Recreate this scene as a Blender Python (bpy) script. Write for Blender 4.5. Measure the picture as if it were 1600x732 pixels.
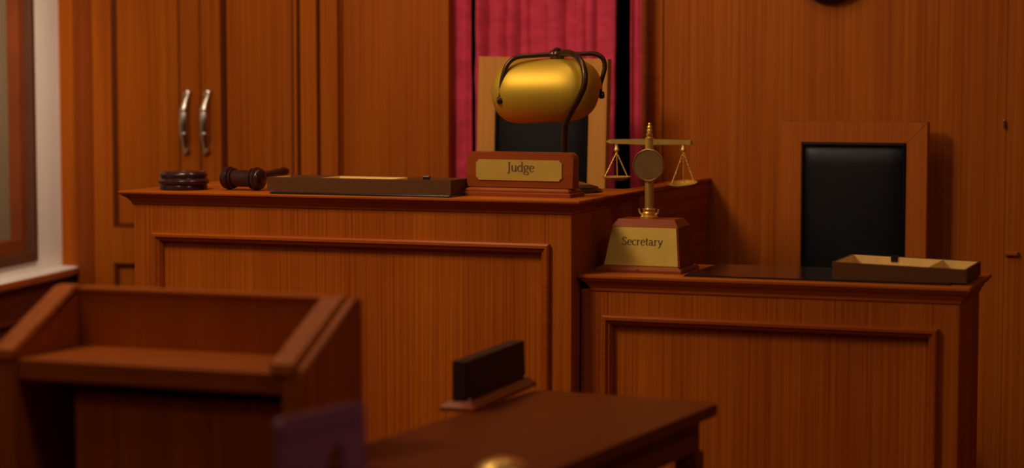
import bpy, bmesh, math, random
from mathutils import Vector, Matrix

for o in list(bpy.data.objects):
    bpy.data.objects.remove(o)
scene = bpy.context.scene
COL = scene.collection
PI = math.pi
R = math.radians

# ------------------------------------------------------------ camera
FPX, HORIZON, YAW, CZ = 3300.0, 115.0, R(20.5), 1.25
PITCH = math.atan((366 - HORIZON) / FPX)
cam_d = bpy.data.cameras.new('camera')
cam = bpy.data.objects.new('camera', cam_d)
COL.objects.link(cam)
cam_d.sensor_width = 36
cam_d.lens = FPX / 1600 * 36
cam.location = (0, 0, CZ)
cam.rotation_euler = (PI / 2 - PITCH, 0, YAW)
cam_d.clip_start = .05
cam_d.dof.use_dof = True
cam_d.dof.focus_distance = 5.02
cam_d.dof.aperture_fstop = 1.7
scene.camera = cam

# ------------------------------------------------------------ light
scene.view_settings.view_transform = 'Standard'
scene.view_settings.look = 'None'
scene.view_settings.gamma = 1
scene.view_settings.use_curve_mapping = False
scene.view_settings.exposure = 0

world = bpy.data.worlds.new('world')
scene.world = world
world.use_nodes = True
world.node_tree.nodes['Background'].inputs[0].default_value = (1, .62, .42, 1)
world.node_tree.nodes['Background'].inputs[1].default_value = .05

WARM = (1.0, .78, .56)


def area(name, loc, target, size, power, color=WARM, size_y=None, spread=180):
    d = bpy.data.lights.new(name, 'AREA')
    d.energy = power
    d.color = color
    d.size = size
    if size_y:
        d.shape = 'RECTANGLE'
        d.size_y = size_y
    d.spread = R(spread)
    o = bpy.data.objects.new(name, d)
    COL.objects.link(o)
    o.location = loc
    o.rotation_euler = (Vector(target) - Vector(loc)).to_track_quat('-Z', 'Y').to_euler()
    return o


area('unseen_area_light', (-2.4, 4.0, 2.72), (-2.3, 5.2, 1.3), .45, 8.5)
area('unseen_area_light', (-1.7, 4.7, 2.72), (-1.6, 5.64, 1.4), .4, 4.5)
area('unseen_area_light', (-2.6, 3.1, 2.6), (-1.95, 4.7, .95), .5, 12.5, spread=120)
area('unseen_area_light', (-2.3, 1.2, 2.6), (-1.6, 4.6, .8), .5, 4)
area('unseen_area_light', (-2.5, 4.5, 2.0), (-3.75, 5.0, 1.3), .3, 4.6, spread=60)  # added lamp hung below the ceiling to brighten the left plaster wall
area('unseen_area_light', (.6, 2.4, 2.6), (-1.5, 4.9, .8), .5, 7, color=(1, .78, .8))  # added fill from the right, lifts and tints the right-facing sides


# ------------------------------------------------------------ pixel rays (the survey of the photograph)
_f = Vector((-math.sin(YAW) * math.cos(PITCH), math.cos(YAW) * math.cos(PITCH), -math.sin(PITCH)))
_r = Vector((math.cos(YAW), math.sin(YAW), 0))
_u = _r.cross(_f)


def at(x, y, X=None, Y=None, Z=None, plane=None):
    """the point on a vertical or level plane of the room that the photograph shows at (x, y)"""
    d = _f + _r * ((x - 800) / FPX) + _u * ((366 - y) / FPX)
    C = Vector((0, 0, CZ))
    if X is not None:
        t = X / d.x
    elif Y is not None:
        t = Y / d.y
    elif Z is not None:
        t = (Z - CZ) / d.z
    else:
        p, n = plane
        t = (Vector(p) - C).dot(n) / d.dot(n)
    return C + d * t


# ------------------------------------------------------------ materials
def new_mat(name):
    m = bpy.data.materials.new(name)
    m.use_nodes = True
    return m, m.node_tree.nodes, m.node_tree.links, m.node_tree.nodes['Principled BSDF']


def wood(name, c1, c2, rough=.55, axis='Z', fine=1.0, coat=0.0):
    m, N, L, b = new_mat(name)
    tc = N.new('ShaderNodeTexCoord')
    mp = N.new('ShaderNodeMapping')
    s = {'Z': (170, 170, 1.2), 'X': (1.2, 170, 170), 'Y': (170, 1.2, 170)}[axis]
    mp.inputs['Scale'].default_value = [v * fine for v in s]
    L.new(tc.outputs['Object'], mp.inputs['Vector'])
    n1 = N.new('ShaderNodeTexNoise')
    n1.inputs['Scale'].default_value = 1
    n1.inputs['Detail'].default_value = 3
    n1.inputs['Roughness'].default_value = .6
    L.new(mp.outputs[0], n1.inputs['Vector'])
    mp2 = N.new('ShaderNodeMapping')
    s2 = {'Z': (11, 11, .5), 'X': (.5, 11, 11), 'Y': (11, .5, 11)}[axis]
    mp2.inputs['Scale'].default_value = s2
    L.new(tc.outputs['Object'], mp2.inputs['Vector'])
    n2 = N.new('ShaderNodeTexNoise')
    n2.inputs['Scale'].default_value = 1
    n2.inputs['Detail'].default_value = 2
    L.new(mp2.outputs[0], n2.inputs['Vector'])
    mul = N.new('ShaderNodeMath')
    mul.operation = 'MULTIPLY_ADD'
    mul.inputs[1].default_value = .70
    L.new(n1.outputs['Fac'], mul.inputs[0])
    m3 = N.new('ShaderNodeMath')
    m3.operation = 'MULTIPLY'
    m3.inputs[1].default_value = .30
    L.new(n2.outputs['Fac'], m3.inputs[0])
    L.new(m3.outputs[0], mul.inputs[2])
    cr = N.new('ShaderNodeValToRGB')
    cr.color_ramp.elements[0].position = .35
    cr.color_ramp.elements[0].color = (*c1, 1)
    cr.color_ramp.elements[1].position = .64
    cr.color_ramp.elements[1].color = (*c2, 1)
    L.new(mul.outputs[0], cr.inputs[0])
    L.new(cr.outputs[0], b.inputs['Base Color'])
    b.inputs['Roughness'].default_value = rough
    b.inputs['Coat Weight'].default_value = coat
    b.inputs['Coat Roughness'].default_value = .25
    b.inputs['Specular IOR Level'].default_value = .22
    b.inputs['Specular Tint'].default_value = (1, .8, .6, 1)
    return m


def plain(name, c, rough=.5, metal=0, noise=0, nscale=30, coat=0, bump=0, spec=.5):
    m, N, L, b = new_mat(name)
    tc = N.new('ShaderNodeTexCoord')
    n = N.new('ShaderNodeTexNoise')
    n.inputs['Scale'].default_value = nscale
    n.inputs['Detail'].default_value = 4
    L.new(tc.outputs['Object'], n.inputs['Vector'])
    cr = N.new('ShaderNodeValToRGB')
    cr.color_ramp.elements[0].position = .3
    cr.color_ramp.elements[1].position = .7
    cr.color_ramp.elements[0].color = tuple(v * (1 - noise) for v in c) + (1,)
    cr.color_ramp.elements[1].color = tuple(min(1, v * (1 + noise)) for v in c) + (1,)
    L.new(n.outputs['Fac'], cr.inputs[0])
    L.new(cr.outputs[0], b.inputs['Base Color'])
    b.inputs['Roughness'].default_value = rough
    b.inputs['Metallic'].default_value = metal
    b.inputs['Coat Weight'].default_value = coat
    b.inputs['Specular IOR Level'].default_value = spec
    if bump:
        bp = N.new('ShaderNodeBump')
        bp.inputs['Strength'].default_value = bump
        bp.inputs['Distance'].default_value = .002
        L.new(n.outputs['Fac'], bp.inputs['Height'])
        L.new(bp.outputs[0], b.inputs['Normal'])
    return m


M = {}
M['wood'] = wood('orange_veneer', (.27, .044, .0012), (.48, .112, .0030))
M['wood_h'] = wood('orange_veneer_across', (.27, .044, .0012), (.48, .112, .0030), axis='X')
M['wood_d'] = wood('orange_veneer_depth', (.27, .044, .0012), (.48, .112, .0030), axis='Y')
M['wall'] = wood('wall_veneer', (.28, .050, .0012), (.46, .112, .0032), fine=.75)
M['chair_wood_lit'] = wood('chair_wood_lit', (.50, .19, .035), (.60, .26, .05))  # lighter copy of the chair wood, stronger light put into its colour
M['chair_brown'] = wood('chair_brown', (.36, .075, .006), (.48, .115, .010))
M['dark_board'] = plain('dark_board', (.035, .013, .006), .55, 0, .2, 12, spec=.2)
M['red_wood'] = wood('red_wood', (.23, .042, .008), (.31, .060, .011), rough=.3, axis='X', fine=.6)
M['table_wood'] = wood('table_wood', (.12, .019, .0007), (.17, .032, .0012), rough=.45, axis='Y', coat=0)
M['dark_wood'] = plain('dark_polished_wood', (.034, .009, .008), .2, 0, .2, 12, spec=.45)
M['stile'] = wood('dark_stile', (.20, .034, .002), (.27, .052, .003))
M['wainscot'] = wood('shade_darkened_wood', (.09, .014, .002), (.13, .022, .003))  # shade under the ledge and along the door mouldings put into the colour
M['disc'] = plain('smoked_disc', (.30, .17, .05), .3, .6, .1, 20)
M['moulding'] = wood('moulding_wood', (.28, .05, .004), (.40, .085, .007), rough=.3, axis='X')
M['plaster'] = plain('white_plaster', (.82, .76, .68), .8, 0, .03, 6, bump=.05)
M['floor'] = wood('floor_wood', (.16, .04, .01), (.24, .07, .015), axis='Y', fine=.3)
M['ceiling'] = plain('ceiling_paint', (.6, .5, .42), .9, 0, .03, 8)
M['black_gap'] = plain('alcove_shade_black', (.012, .004, .003), .9)  # near-black colour stands for the unlit depth of the alcove
M['leather'] = plain('black_leather', (.004, .0035, .004), .42, 0, .2, 260, bump=.25, spec=.3)
M['brass'] = plain('polished_brass', (.90, .58, .13), .34, .85, .08, 60)
M['brass_sheet'] = plain('brushed_brass_sheet', (.70, .46, .08), .5, .85, .06, 25)
M['shade_brass'] = plain('satin_gold_shade', (.60, .37, .025), .5, .62, .04, 8)
M['bronze'] = plain('dark_bronze', (.075, .035, .018), .32, .7, .25, 40)
M['nickel'] = plain('brushed_nickel', (.62, .55, .46), .22, 1, .05, 60)
M['lettering'] = plain('engraved_lettering', (.10, .04, .012), .6)
M['tray'] = plain('brown_leatherette', (.11, .036, .008), .55, 0, .15, 200, bump=.1, spec=.2)
M['lining'] = plain('tan_lining', (.78, .52, .15), .75, 0, .06, 40)
M['black'] = plain('black_lacquer', (.008, .007, .007), .22, 0, .2, 30)
M['pad'] = plain('black_glossy_pad', (.018, .010, .008), .14, 0, .2, 20)
M['red_frame'] = plain('red_brown_paint', (.17, .036, .007), .5, 0, .15, 10, spec=.2)
M['dark_frame'] = plain('dark_brown_paint', (.09, .028, .010), .5, 0, .15, 10)
M['plastic'] = plain('dark_purple_plastic', (.30, .11, .15), .25, 0, .08, 8)
M['green_base'] = plain('olive_bronze', (.05, .035, .015), .2, .6, .2, 20)


def glass_mat():
    m, N, L, b = new_mat('frosted_window_glass')
    tc = N.new('ShaderNodeTexCoord')
    n = N.new('ShaderNodeTexNoise')
    n.inputs['Scale'].default_value = 3
    L.new(tc.outputs['Object'], n.inputs['Vector'])
    cr = N.new('ShaderNodeValToRGB')
    cr.color_ramp.elements[0].color = (.14, .11, .065, 1)
    cr.color_ramp.elements[1].color = (.22, .18, .11, 1)
    L.new(n.outputs['Fac'], cr.inputs[0])
    L.new(cr.outputs[0], b.inputs['Base Color'])
    b.inputs['Roughness'].default_value = .3
    return m


M['glass'] = glass_mat()


def velvet_mat():
    m, N, L, b = new_mat('crimson_velvet')
    tc = N.new('ShaderNodeTexCoord')
    mp = N.new('ShaderNodeMapping')
    mp.inputs['Scale'].default_value = (14, 14, 34)
    L.new(tc.outputs['Object'], mp.inputs['Vector'])
    n = N.new('ShaderNodeTexNoise')
    n.inputs['Scale'].default_value = 1
    n.inputs['Detail'].default_value = 5
    L.new(mp.outputs[0], n.inputs['Vector'])
    cr = N.new('ShaderNodeValToRGB')
    cr.color_ramp.elements[0].position = .32
    cr.color_ramp.elements[1].position = .62
    cr.color_ramp.elements[0].color = (.52, .022, .052, 1)
    cr.color_ramp.elements[1].color = (.68, .040, .090, 1)
    L.new(n.outputs['Fac'], cr.inputs[0])
    L.new(cr.outputs[0], b.inputs['Base Color'])
    b.inputs['Roughness'].default_value = .85
    b.inputs['Sheen Weight'].default_value = .5
    b.inputs['Sheen Tint'].default_value = (1, .35, .45, 1)
    bp = N.new('ShaderNodeBump')
    bp.inputs['Strength'].default_value = .3
    bp.inputs['Distance'].default_value = .003
    L.new(n.outputs['Fac'], bp.inputs['Height'])
    L.new(bp.outputs[0], b.inputs['Normal'])
    return m


M['velvet'] = velvet_mat()


# ------------------------------------------------------------ builders
def thing(name, label, cat, loc=(0, 0, 0), rotz=0, group=None):
    o = bpy.data.objects.new(name, None)
    COL.objects.link(o)
    o.empty_display_size = .1
    o.location = loc
    o.rotation_euler = (0, 0, rotz)
    o['label'] = label
    o['category'] = cat
    if group:
        o['group'] = group
    return o


def obj(name, bm, mat, parent=None, smooth=None, origin=None):
    bmesh.ops.recalc_face_normals(bm, faces=bm.faces)
    if smooth is not None:
        for f in bm.faces:
            f.smooth = True
        for e in bm.edges:
            if len(e.link_faces) == 2:
                e.smooth = e.calc_face_angle(0) < R(smooth)
    me = bpy.data.meshes.new(name)
    bm.to_mesh(me)
    bm.free()
    me.materials.append(M[mat] if isinstance(mat, str) else mat)
    o = bpy.data.objects.new(name, me)
    COL.objects.link(o)
    if parent:
        o.parent = parent
    if origin is not None:
        o.location = origin
    return o


def tag(o, label, cat, group=None):
    o['label'] = label
    o['category'] = cat
    if group:
        o['group'] = group
    return o


def struct(name, bm, mat, smooth=None):
    o = obj(name, bm, mat, smooth=smooth)
    o['kind'] = 'structure'
    return o


def B():
    return bmesh.new()


def box(bm, lo, hi, bev=0, seg=2):
    g = bmesh.ops.create_cube(bm, size=1)
    vs = g['verts']
    for v in vs:
        v.co = Vector([(lo[i] + hi[i]) / 2 + v.co[i] * (hi[i] - lo[i]) for i in range(3)])
    if bev:
        es = list({e for v in vs for e in v.link_edges})
        bmesh.ops.bevel(bm, geom=es, offset=bev, segments=seg, affect='EDGES', profile=.5)
    return bm


def prism(bm, poly, axis, a, b, bev=0):
    """poly in the plane across axis, extruded from a to b along it"""
    def P(q, t):
        if axis == 'Y':
            return (q[0], t, q[1])
        if axis == 'X':
            return (t, q[0], q[1])
        return (q[0], q[1], t)
    va = [bm.verts.new(P(q, a)) for q in poly]
    vb = [bm.verts.new(P(q, b)) for q in poly]
    n = len(poly)
    fs = [bm.faces.new(va), bm.faces.new(vb[::-1])]
    for i in range(n):
        fs.append(bm.faces.new((va[i], vb[i], vb[(i + 1) % n], va[(i + 1) % n])))
    if bev:
        es = list(set(fs[0].edges) | set(fs[1].edges))
        bmesh.ops.bevel(bm, geom=es, offset=bev, segments=2, affect='EDGES')
    return bm


def lathe(bm, prof, c=(0, 0, 0), axis=(0, 0, 1), n=40):
    """prof: (radius, along) pairs, closed with caps where radius is not zero"""
    q = Vector((0, 0, 1)).rotation_difference(Vector(axis).normalized())
    rings = []
    for r, h in prof:
        if r < 1e-6:
            rings.append([bm.verts.new(Vector(c) + q @ Vector((0, 0, h)))])
        else:
            rings.append([bm.verts.new(Vector(c) + q @ Vector((r * math.cos(2 * PI * k / n), r * math.sin(2 * PI * k / n), h))) for k in range(n)])
    for A, C in zip(rings, rings[1:]):
        for k in range(n):
            k2 = (k + 1) % n
            if len(A) == 1 and len(C) == 1:
                continue
            if len(A) == 1:
                bm.faces.new((A[0], C[k], C[k2]))
            elif len(C) == 1:
                bm.faces.new((A[k], A[k2], C[0]))
            else:
                bm.faces.new((A[k], A[k2], C[k2], C[k]))
    if len(rings[0]) > 1:
        bm.faces.new(rings[0])
    if len(rings[-1]) > 1:
        bm.faces.new(rings[-1])
    return bm


def smooth_path(pts, sub=6):
    P = [Vector(p) for p in pts]
    out = []
    for i in range(len(P) - 1):
        p0, p1, p2, p3 = P[max(i - 1, 0)], P[i], P[i + 1], P[min(i + 2, len(P) - 1)]
        for k in range(sub):
            t = k / sub
            out.append(.5 * ((2 * p1) + (p2 - p0) * t + (2 * p0 - 5 * p1 + 4 * p2 - p3) * t * t + (3 * p1 - p0 - 3 * p2 + p3) * t ** 3))
    out.append(P[-1])
    return out


def tube(bm, pts, r, n=14, radii=None):
    P = [Vector(p) for p in pts]
    rings = []
    up = None
    for i, p in enumerate(P):
        t = (P[min(i + 1, len(P) - 1)] - P[max(i - 1, 0)]).normalized()
        if up is None:
            up = t.orthogonal().normalized()
        else:
            up = (up - t * up.dot(t)).normalized()
        s = t.cross(up)
        rr = radii[i] if radii else r
        rings.append([bm.verts.new(p + (up * math.cos(2 * PI * k / n) + s * math.sin(2 * PI * k / n)) * rr) for k in range(n)])
    for A, C in zip(rings, rings[1:]):
        for k in range(n):
            bm.faces.new((A[k], A[(k + 1) % n], C[(k + 1) % n], C[k]))
    bm.faces.new(rings[0])
    bm.faces.new(rings[-1][::-1])
    return bm


def mitre_frame(bm, x0, z0, x1, z1, prof, y, close=True):
    """a mitred frame in the XZ plane facing -Y; prof: (inset, forward) pairs"""
    rings = []
    for o, h in prof:
        rings.append([bm.verts.new(p) for p in ((x0 + o, y - h, z0 + o), (x1 - o, y - h, z0 + o), (x1 - o, y - h, z1 - o), (x0 + o, y - h, z1 - o))])
    m = len(rings)
    for i in range(m if close else m - 1):
        A, C = rings[i], rings[(i + 1) % m]
        for k in range(4):
            bm.faces.new((A[k], A[(k + 1) % 4], C[(k + 1) % 4], C[k]))
    return bm


def level_rings(bm, x0, y0, x1, y1, prof):
    """a solid with a moulded edge: prof (outset, z) from the bottom up"""
    rings = []
    for o, z in prof:
        rings.append([bm.verts.new(p) for p in ((x0 - o, y0 - o, z), (x1 + o, y0 - o, z), (x1 + o, y1 + o, z), (x0 - o, y1 + o, z))])
    for A, C in zip(rings, rings[1:]):
        for k in range(4):
            bm.faces.new((A[k], A[(k + 1) % 4], C[(k + 1) % 4], C[k]))
    bm.faces.new(rings[0])
    bm.faces.new(rings[-1])
    return bm


# ------------------------------------------------------------ serif letters
def arcp(cx, cy, rx, ry, a0, a1, n=18):
    return [(cx + rx * math.cos(R(a0 + (a1 - a0) * k / n)), cy + ry * math.sin(R(a0 + (a1 - a0) * k / n))) for k in range(n + 1)]


GLYPH = {
    'J': (.78, [[(.48, 1.5), (.48, .15)] + arcp(.22, .12, .26, .42, 0, -110, 8)], [(.22, .74, 1.5)]),
    'u': (1.12, [[(.22, 1.0), (.22, .35)] + arcp(.50, .33, .28, .30, 180, 300, 10) + [(.82, .3)], [(.85, 1.0), (.85, .0)]], [(.04, .22, .98), (.68, .85, .98), (.85, 1.02, .04)]),
    'd': (1.10, [arcp(.48, .49, .38, .48, 40, 330), [(.84, 1.58), (.84, .0)]], [(.66, .84, 1.56), (.84, 1.02, .04)]),
    'g': (.98, [arcp(.44, .68, .30, .31, 0, 360), [(.26, .42), (.16, .26), (.24, .12), (.5, .08), (.78, .02)], arcp(.46, -.22, .38, .24, 60, 410, 22), [(.68, .86), (.86, .96), (.96, .93)]], []),
    'e': (.94, [[(.84, .56), (.12, .56)], arcp(.48, .49, .37, .49, 8, 318)], []),
    'S': (1.05, [[(.82, 1.22), (.80, 1.36)] + arcp(.50, 1.14, .33, .33, 50, 215, 10) + [(.50, .80), (.74, .60)] + arcp(.48, .38, .36, .38, 30, -150, 12) + [(.12, .30)]], []),
    'c': (.88, [arcp(.48, .49, .37, .49, 42, 318)], []),
    'r': (.78, [[(.24, 1.0), (.24, .0)], [(.24, .62), (.36, .86), (.52, .96), (.70, .90)]], [(.05, .24, .98), (.05, .44, .03)]),
    't': (.68, [[(.28, 1.3), (.28, .25)] + arcp(.46, .24, .18, .22, 180, 300, 8), [(.06, .96), (.58, .96)]], []),
    'a': (.98, [[(.16, .80)] + arcp(.42, .70, .26, .27, 150, 0, 8) + [(.68, .15), (.76, .02), (.92, .06)], arcp(.38, .27, .26, .26, 60, 330, 14)], []),
    'y': (1.02, [[(.16, 1.0), (.52, .06)], [(.88, 1.0), (.52, .06), (.36, -.34), (.16, -.42)]], [(.02, .36, .98), (.72, 1.0, .98)]),
}


def lettering(bm, text, x0, x1, zbase, y, yf=None, depth=.0006, thick=.25, thin=.10):
    """serif lettering in the XZ plane facing -Y"""
    total = sum(GLYPH[c][0] for c in text)
    s = (x1 - x0) / total
    x = x0

    def ribbon(pts):
        L_, R_ = [], []
        n = len(pts)
        for i in range(n):
            a = Vector(pts[max(i - 1, 0)])
            b = Vector(pts[min(i + 1, n - 1)])
            t = (b - a)
            t = t.normalized() if t.length > 1e-6 else Vector((1, 0))
            w = (thin + (thick - thin) * abs(t.y) ** 1.3) / 2
            nn = Vector((-t.y, t.x)) * w
            L_.append(Vector(pts[i]) + nn)
            R_.append(Vector(pts[i]) - nn)

        def V(p, yy):
            return bm.verts.new((x + p.x * s, yy(zbase + p.y * s) if callable(yy) else yy, zbase + p.y * s))
        fr = [(V(a, y), V(b, y)) for a, b in zip(L_, R_)]
        for (a, b), (c, d) in zip(fr, fr[1:]):
            bm.faces.new((a, b, d, c))
    for c in text:
        adv, strokes, serifs = GLYPH[c]
        for st in strokes:
            ribbon(st)
        for a, b, z in serifs:
            ribbon([(a, z), (b, z)])
        x += adv * s
    ext = bmesh.ops.extrude_face_region(bm, geom=list(bm.faces))
    for v in [g for g in ext['geom'] if isinstance(g, bmesh.types.BMVert)]:
        v.co.y -= depth
    return bm


# ============================================================ THE ROOM
YJ = 4.494                 # front of the judge's bench
YS = 4.548                 # front of the secretary's desk
YW = 5.64                  # back wall
ZJ, ZS = .9655, .795       # their tops


def wx(px, Y=YW):
    return at(px, 200, Y=Y).x


bm = B()
box(bm, (-5.5, -1.6, -.05), (1.6, 7.2, 0))
struct('floor', bm, 'floor')
bm = B()
box(bm, (-5.5, -1.6, 2.8), (1.6, 7.2, 2.85))
struct('ceiling', bm, 'ceiling')
bm = B()
box(bm, (-5.5, -1.65, 0), (1.6, -1.6, 2.8))
struct('wall_front', bm, 'plaster')
bm = B()
box(bm, (1.6, -1.6, 0), (1.65, 7.2, 2.8))
struct('wall_right', bm, 'wall')

# back wall: veneer sheets around the curtained alcove
bm = B()
xo0, xo1 = wx(701), wx(1031)
box(bm, (wx(90), YW, 0), (wx(528.5), YW + .05, 2.8))
box(bm, (wx(531), YW, 0), (xo0, YW + .05, 2.8))
box(bm, (xo0, YW, 2.4), (xo1, YW + .05, 2.8))
box(bm, (xo1, YW, 0), (wx(1034.5), YW + .05, 2.8))
box(bm, (wx(1036.5), YW, 0), (wx(1571.6), YW + .05, 2.8))
box(bm, (wx(1572.4), YW, 0), (1.6, YW + .05, 2.8))
box(bm, (wx(1500), YW + .045, 0), (wx(1640), YW + .06, 2.8))
box(bm, (wx(1033), YW + .045, 0), (wx(1040), YW + .06, 2.8))
box(bm, (wx(520), YW + .045, 0), (wx(540), YW + .06, 2.8))
struct('wall_back', bm, 'wall')
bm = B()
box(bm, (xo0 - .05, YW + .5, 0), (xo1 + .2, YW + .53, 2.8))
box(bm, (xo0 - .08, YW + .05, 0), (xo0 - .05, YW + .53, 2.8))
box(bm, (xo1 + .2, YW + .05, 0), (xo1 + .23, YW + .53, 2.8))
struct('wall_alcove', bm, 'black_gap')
bm = B()
box(bm, (wx(1000, YW + .12), YW + .12, 0), (wx(1036, YW + .12), YW + .16, 2.4))
struct('trim_1', bm, 'moulding')

# left wall, at its own angle: plaster over a wainscot with a ledge
P0 = at(131, 414, Z=.654)
P1 = at(0, 443, Z=.654)
du = (P1 - P0)
du.z = 0
du.normalize()                      # along the wall towards the camera
dn = Vector((-du.y, du.x, 0))       # into the room
if dn.x < 0:
    dn = -dn
LW = .055                           # ledge width
Pw = P0 - dn * LW - du * 0          # plaster plane passes here
MW = Matrix.Translation(Vector((P0.x, P0.y, 0))) @ Matrix(((du.x, dn.x, 0, 0), (du.y, dn.y, 0, 0), (0, 0, 1, 0), (0, 0, 0, 1)))


def wl(bm):
    bmesh.ops.transform(bm, matrix=MW, verts=bm.verts)
    return bm


def wall_u(px, py, off):
    p = at(px, py, plane=(P0 + dn * off, dn))
    return (p - P0).dot(du), p.z


u_win, _ = wall_u(51, 200, -LW)
_, z_win = wall_u(51, 409, -LW)
bm = B()
box(bm, (-.4, -LW - .12, 0), (u_win, -LW, 2.8))
box(bm, (u_win, -LW - .12, 0), (u_win + 1.3, -LW, z_win))
box(bm, (u_win, -LW - .12, 2.1), (u_win + 1.3, -LW, 2.8))
box(bm, (u_win + 1.3, -LW - .12, 0), (6.2, -LW, 2.8))
struct('wall_left', wl(bm), 'plaster')
# window with dark outer and red-brown inner frame
w = bpy.data.objects.new('window_1', None)
COL.objects.link(w)
w['kind'] = 'structure'
w.matrix_world = MW
bm = B()


def uframe(bm, u0, z0, u1, z1, wd, d0, d1):
    box(bm, (u0, d0, z0), (u0 + wd, d1, z1), .002)
    box(bm, (u1 - wd, d0, z0), (u1, d1, z1), .002)
    box(bm, (u0 + wd, d0, z0), (u1 - wd, d1, z0 + wd), .002)
    box(bm, (u0 + wd, d0, z1 - wd), (u1 - wd, d1, z1), .002)


uframe(bm, u_win, z_win, u_win + 1.3, 2.1, .030, -LW - .10, -LW + .012)
obj('window_frame', bm, 'dark_frame', w)
bm = B()
uframe(bm, u_win + .030, z_win + .030, u_win + 1.27, 2.07, .042, -LW - .08, -LW - .01)
obj('window_sash', bm, 'red_frame', w)
bm = B()
box(bm, (u_win + .07, -LW - .055, z_win + .07), (u_win + 1.23, -LW - .045, 2.03))
obj('window_pane', bm, 'glass', w)
bm = B()
box(bm, (-.15, -LW, .628), (5.0, .004, .654), .003)
struct('trim_2', wl(bm), 'plaster')
bm = B()
box(bm, (-.15, .004, .634), (5.0, .010, .650), .002)
struct('trim_3', wl(bm), 'moulding')
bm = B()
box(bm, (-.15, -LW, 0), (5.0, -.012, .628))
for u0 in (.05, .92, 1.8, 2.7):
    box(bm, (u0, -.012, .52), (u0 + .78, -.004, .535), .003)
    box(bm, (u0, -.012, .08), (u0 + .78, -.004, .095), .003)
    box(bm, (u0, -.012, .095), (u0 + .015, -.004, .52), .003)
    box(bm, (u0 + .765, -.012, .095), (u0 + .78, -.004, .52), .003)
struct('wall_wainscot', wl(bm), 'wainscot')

# ============================================================ CABINET
YC = YW - .04


def cx(px):
    return at(px, 200, Y=YC).x


cab = thing('built_in_cabinet', 'tall orange wood cabinet with two panelled doors built into the back wall', 'cabinet', (cx(118), YC, 0))
cx0 = cx(118)


def L_(px):
    return cx(px) - cx0


def cz(py):
    return at(230, py, Y=YC).z


bm = B()
box(bm, (0, .004, 0), (L_(143.5), .025, 2.6), .002)
obj('side_stile', bm, 'stile', cab)
bm = B()
box(bm, (0, .026, 0), (L_(528), .038, 2.6))                        # carcass face behind
box(bm, (L_(469.5), .0, 0), (L_(495), .025, 2.6), .002)
box(bm, (L_(144), .0, 2.3), (L_(469.5), .025, 2.6), .002)
box(bm, (L_(144), .0, 0), (L_(469.5), .025, .08), .002)
obj('carcass', bm, 'wall', cab)
bm = B()
box(bm, (L_(500.5), .0, 0), (L_(527), .025, 2.6), .002)
struct_t = obj('side_stile', bm, 'wall', cab)


def door(x0, x1, hx, s0, s1):
    """a framed door with a tall upper and a lower recessed panel; s0, s1 the panel's sides"""
    zr1, zr0 = cz(357), cz(413)
    bm = B()
    y0, y1 = -.006, .024
    box(bm, (x0, y0, .085), (s0, y1, 2.29), .0015)
    box(bm, (s1, y0, .085), (x1, y1, 2.29), .0015)
    for a, b in ((.085, .2), (zr0, zr1), (2.17, 2.29)):
        box(bm, (s0, y0, a), (s1, y1, b), .0015)
    box(bm, (s0, .010, .2), (s1, .018, 2.17))
    d = obj('door', bm, 'wall', cab)
    bm = B()
    pr = [(0, 0), (0, .012), (.004, .014), (.009, .010), (.013, 0)]
    mitre_frame(bm, s0, .2, s1, zr0, pr, .010)
    mitre_frame(bm, s0, zr1, s1, 2.17, pr, .010)
    obj('panel_moulding', bm, 'wainscot', d)  # darker wood draws the shade lines around the door panels
    bm = B()
    ztop, zbot = cz(144), cz(236)
    zm = (ztop + zbot) / 2
    hl = (ztop - zbot) / 2
    pts = []
    rad = []
    for k in range(25):
        t = -1 + 2 * k / 24
        pts.append((hx + .004 * t * abs(t), -.010 - .026 * (1 - abs(t) ** 2.2), zm + hl * t))
        rad.append(.0088 + .005 * (1 - abs(t)) + (.0035 if abs(t) > .93 else 0))
    tube(bm, pts, .008, 16, rad)
    for t in (-.4, .4):
        lathe(bm, [(.0, -.006), (.013, -.005), (.0145, 0), (.013, .005), (0, .006)], (hx, -.010 - .026 * (1 - .4 ** 2.2), zm + hl * t), n=20)
    for t in (-.93, .93):
        lathe(bm, [(.010, 0), (.010, .008), (.007, .02)], (hx, -.006, zm + hl * t), (0, -1, 0), 16)
    obj('handle', bm, 'nickel', d, 40)


door(L_(146.5), L_(314.5), L_(296), L_(176), L_(284))
door(L_(316.5), L_(465), L_(327.5), L_(347), L_(461))

# dark round piece whose lower rim just shows at the top
c = at(1296, -16, Y=YW - .02)
bm = B()
lathe(bm, [(0, -.02), (.098, -.02), (.105, -.012), (.105, .006), (.095, .016), (.088, .008), (0, .008)], (0, 0, 0), (0, -1, 0), 48)
o = obj('wall_roundel', bm, 'dark_wood', smooth=35, origin=(c.x, YW - .022, at(1296, 4, Y=YW - .02).z + .105))
tag(o, 'dark round piece on the wall with only its lower rim in view', 'wall decoration')

# small wooden catch on the right part of the wall
bm = B()
box(bm, (0, -.012, -.006), (.035, 0, .006), .003)
p = at(1570, 396, Y=YW)
o = obj('wall_catch', bm, 'wood_h', origin=(p.x, YW, p.z))
tag(o, 'small wooden catch on the back wall beyond the black chair back', 'catch')
bm = B()
box(bm, (-.002, -.01, -.01), (.003, 0, .01), .001)
p = at(1569, 194, Y=YW)
o = obj('wall_hook', bm, 'nickel', origin=(p.x, YW, p.z))
tag(o, 'tiny pale metal hook high on the back wall near the right edge', 'hook')


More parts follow.
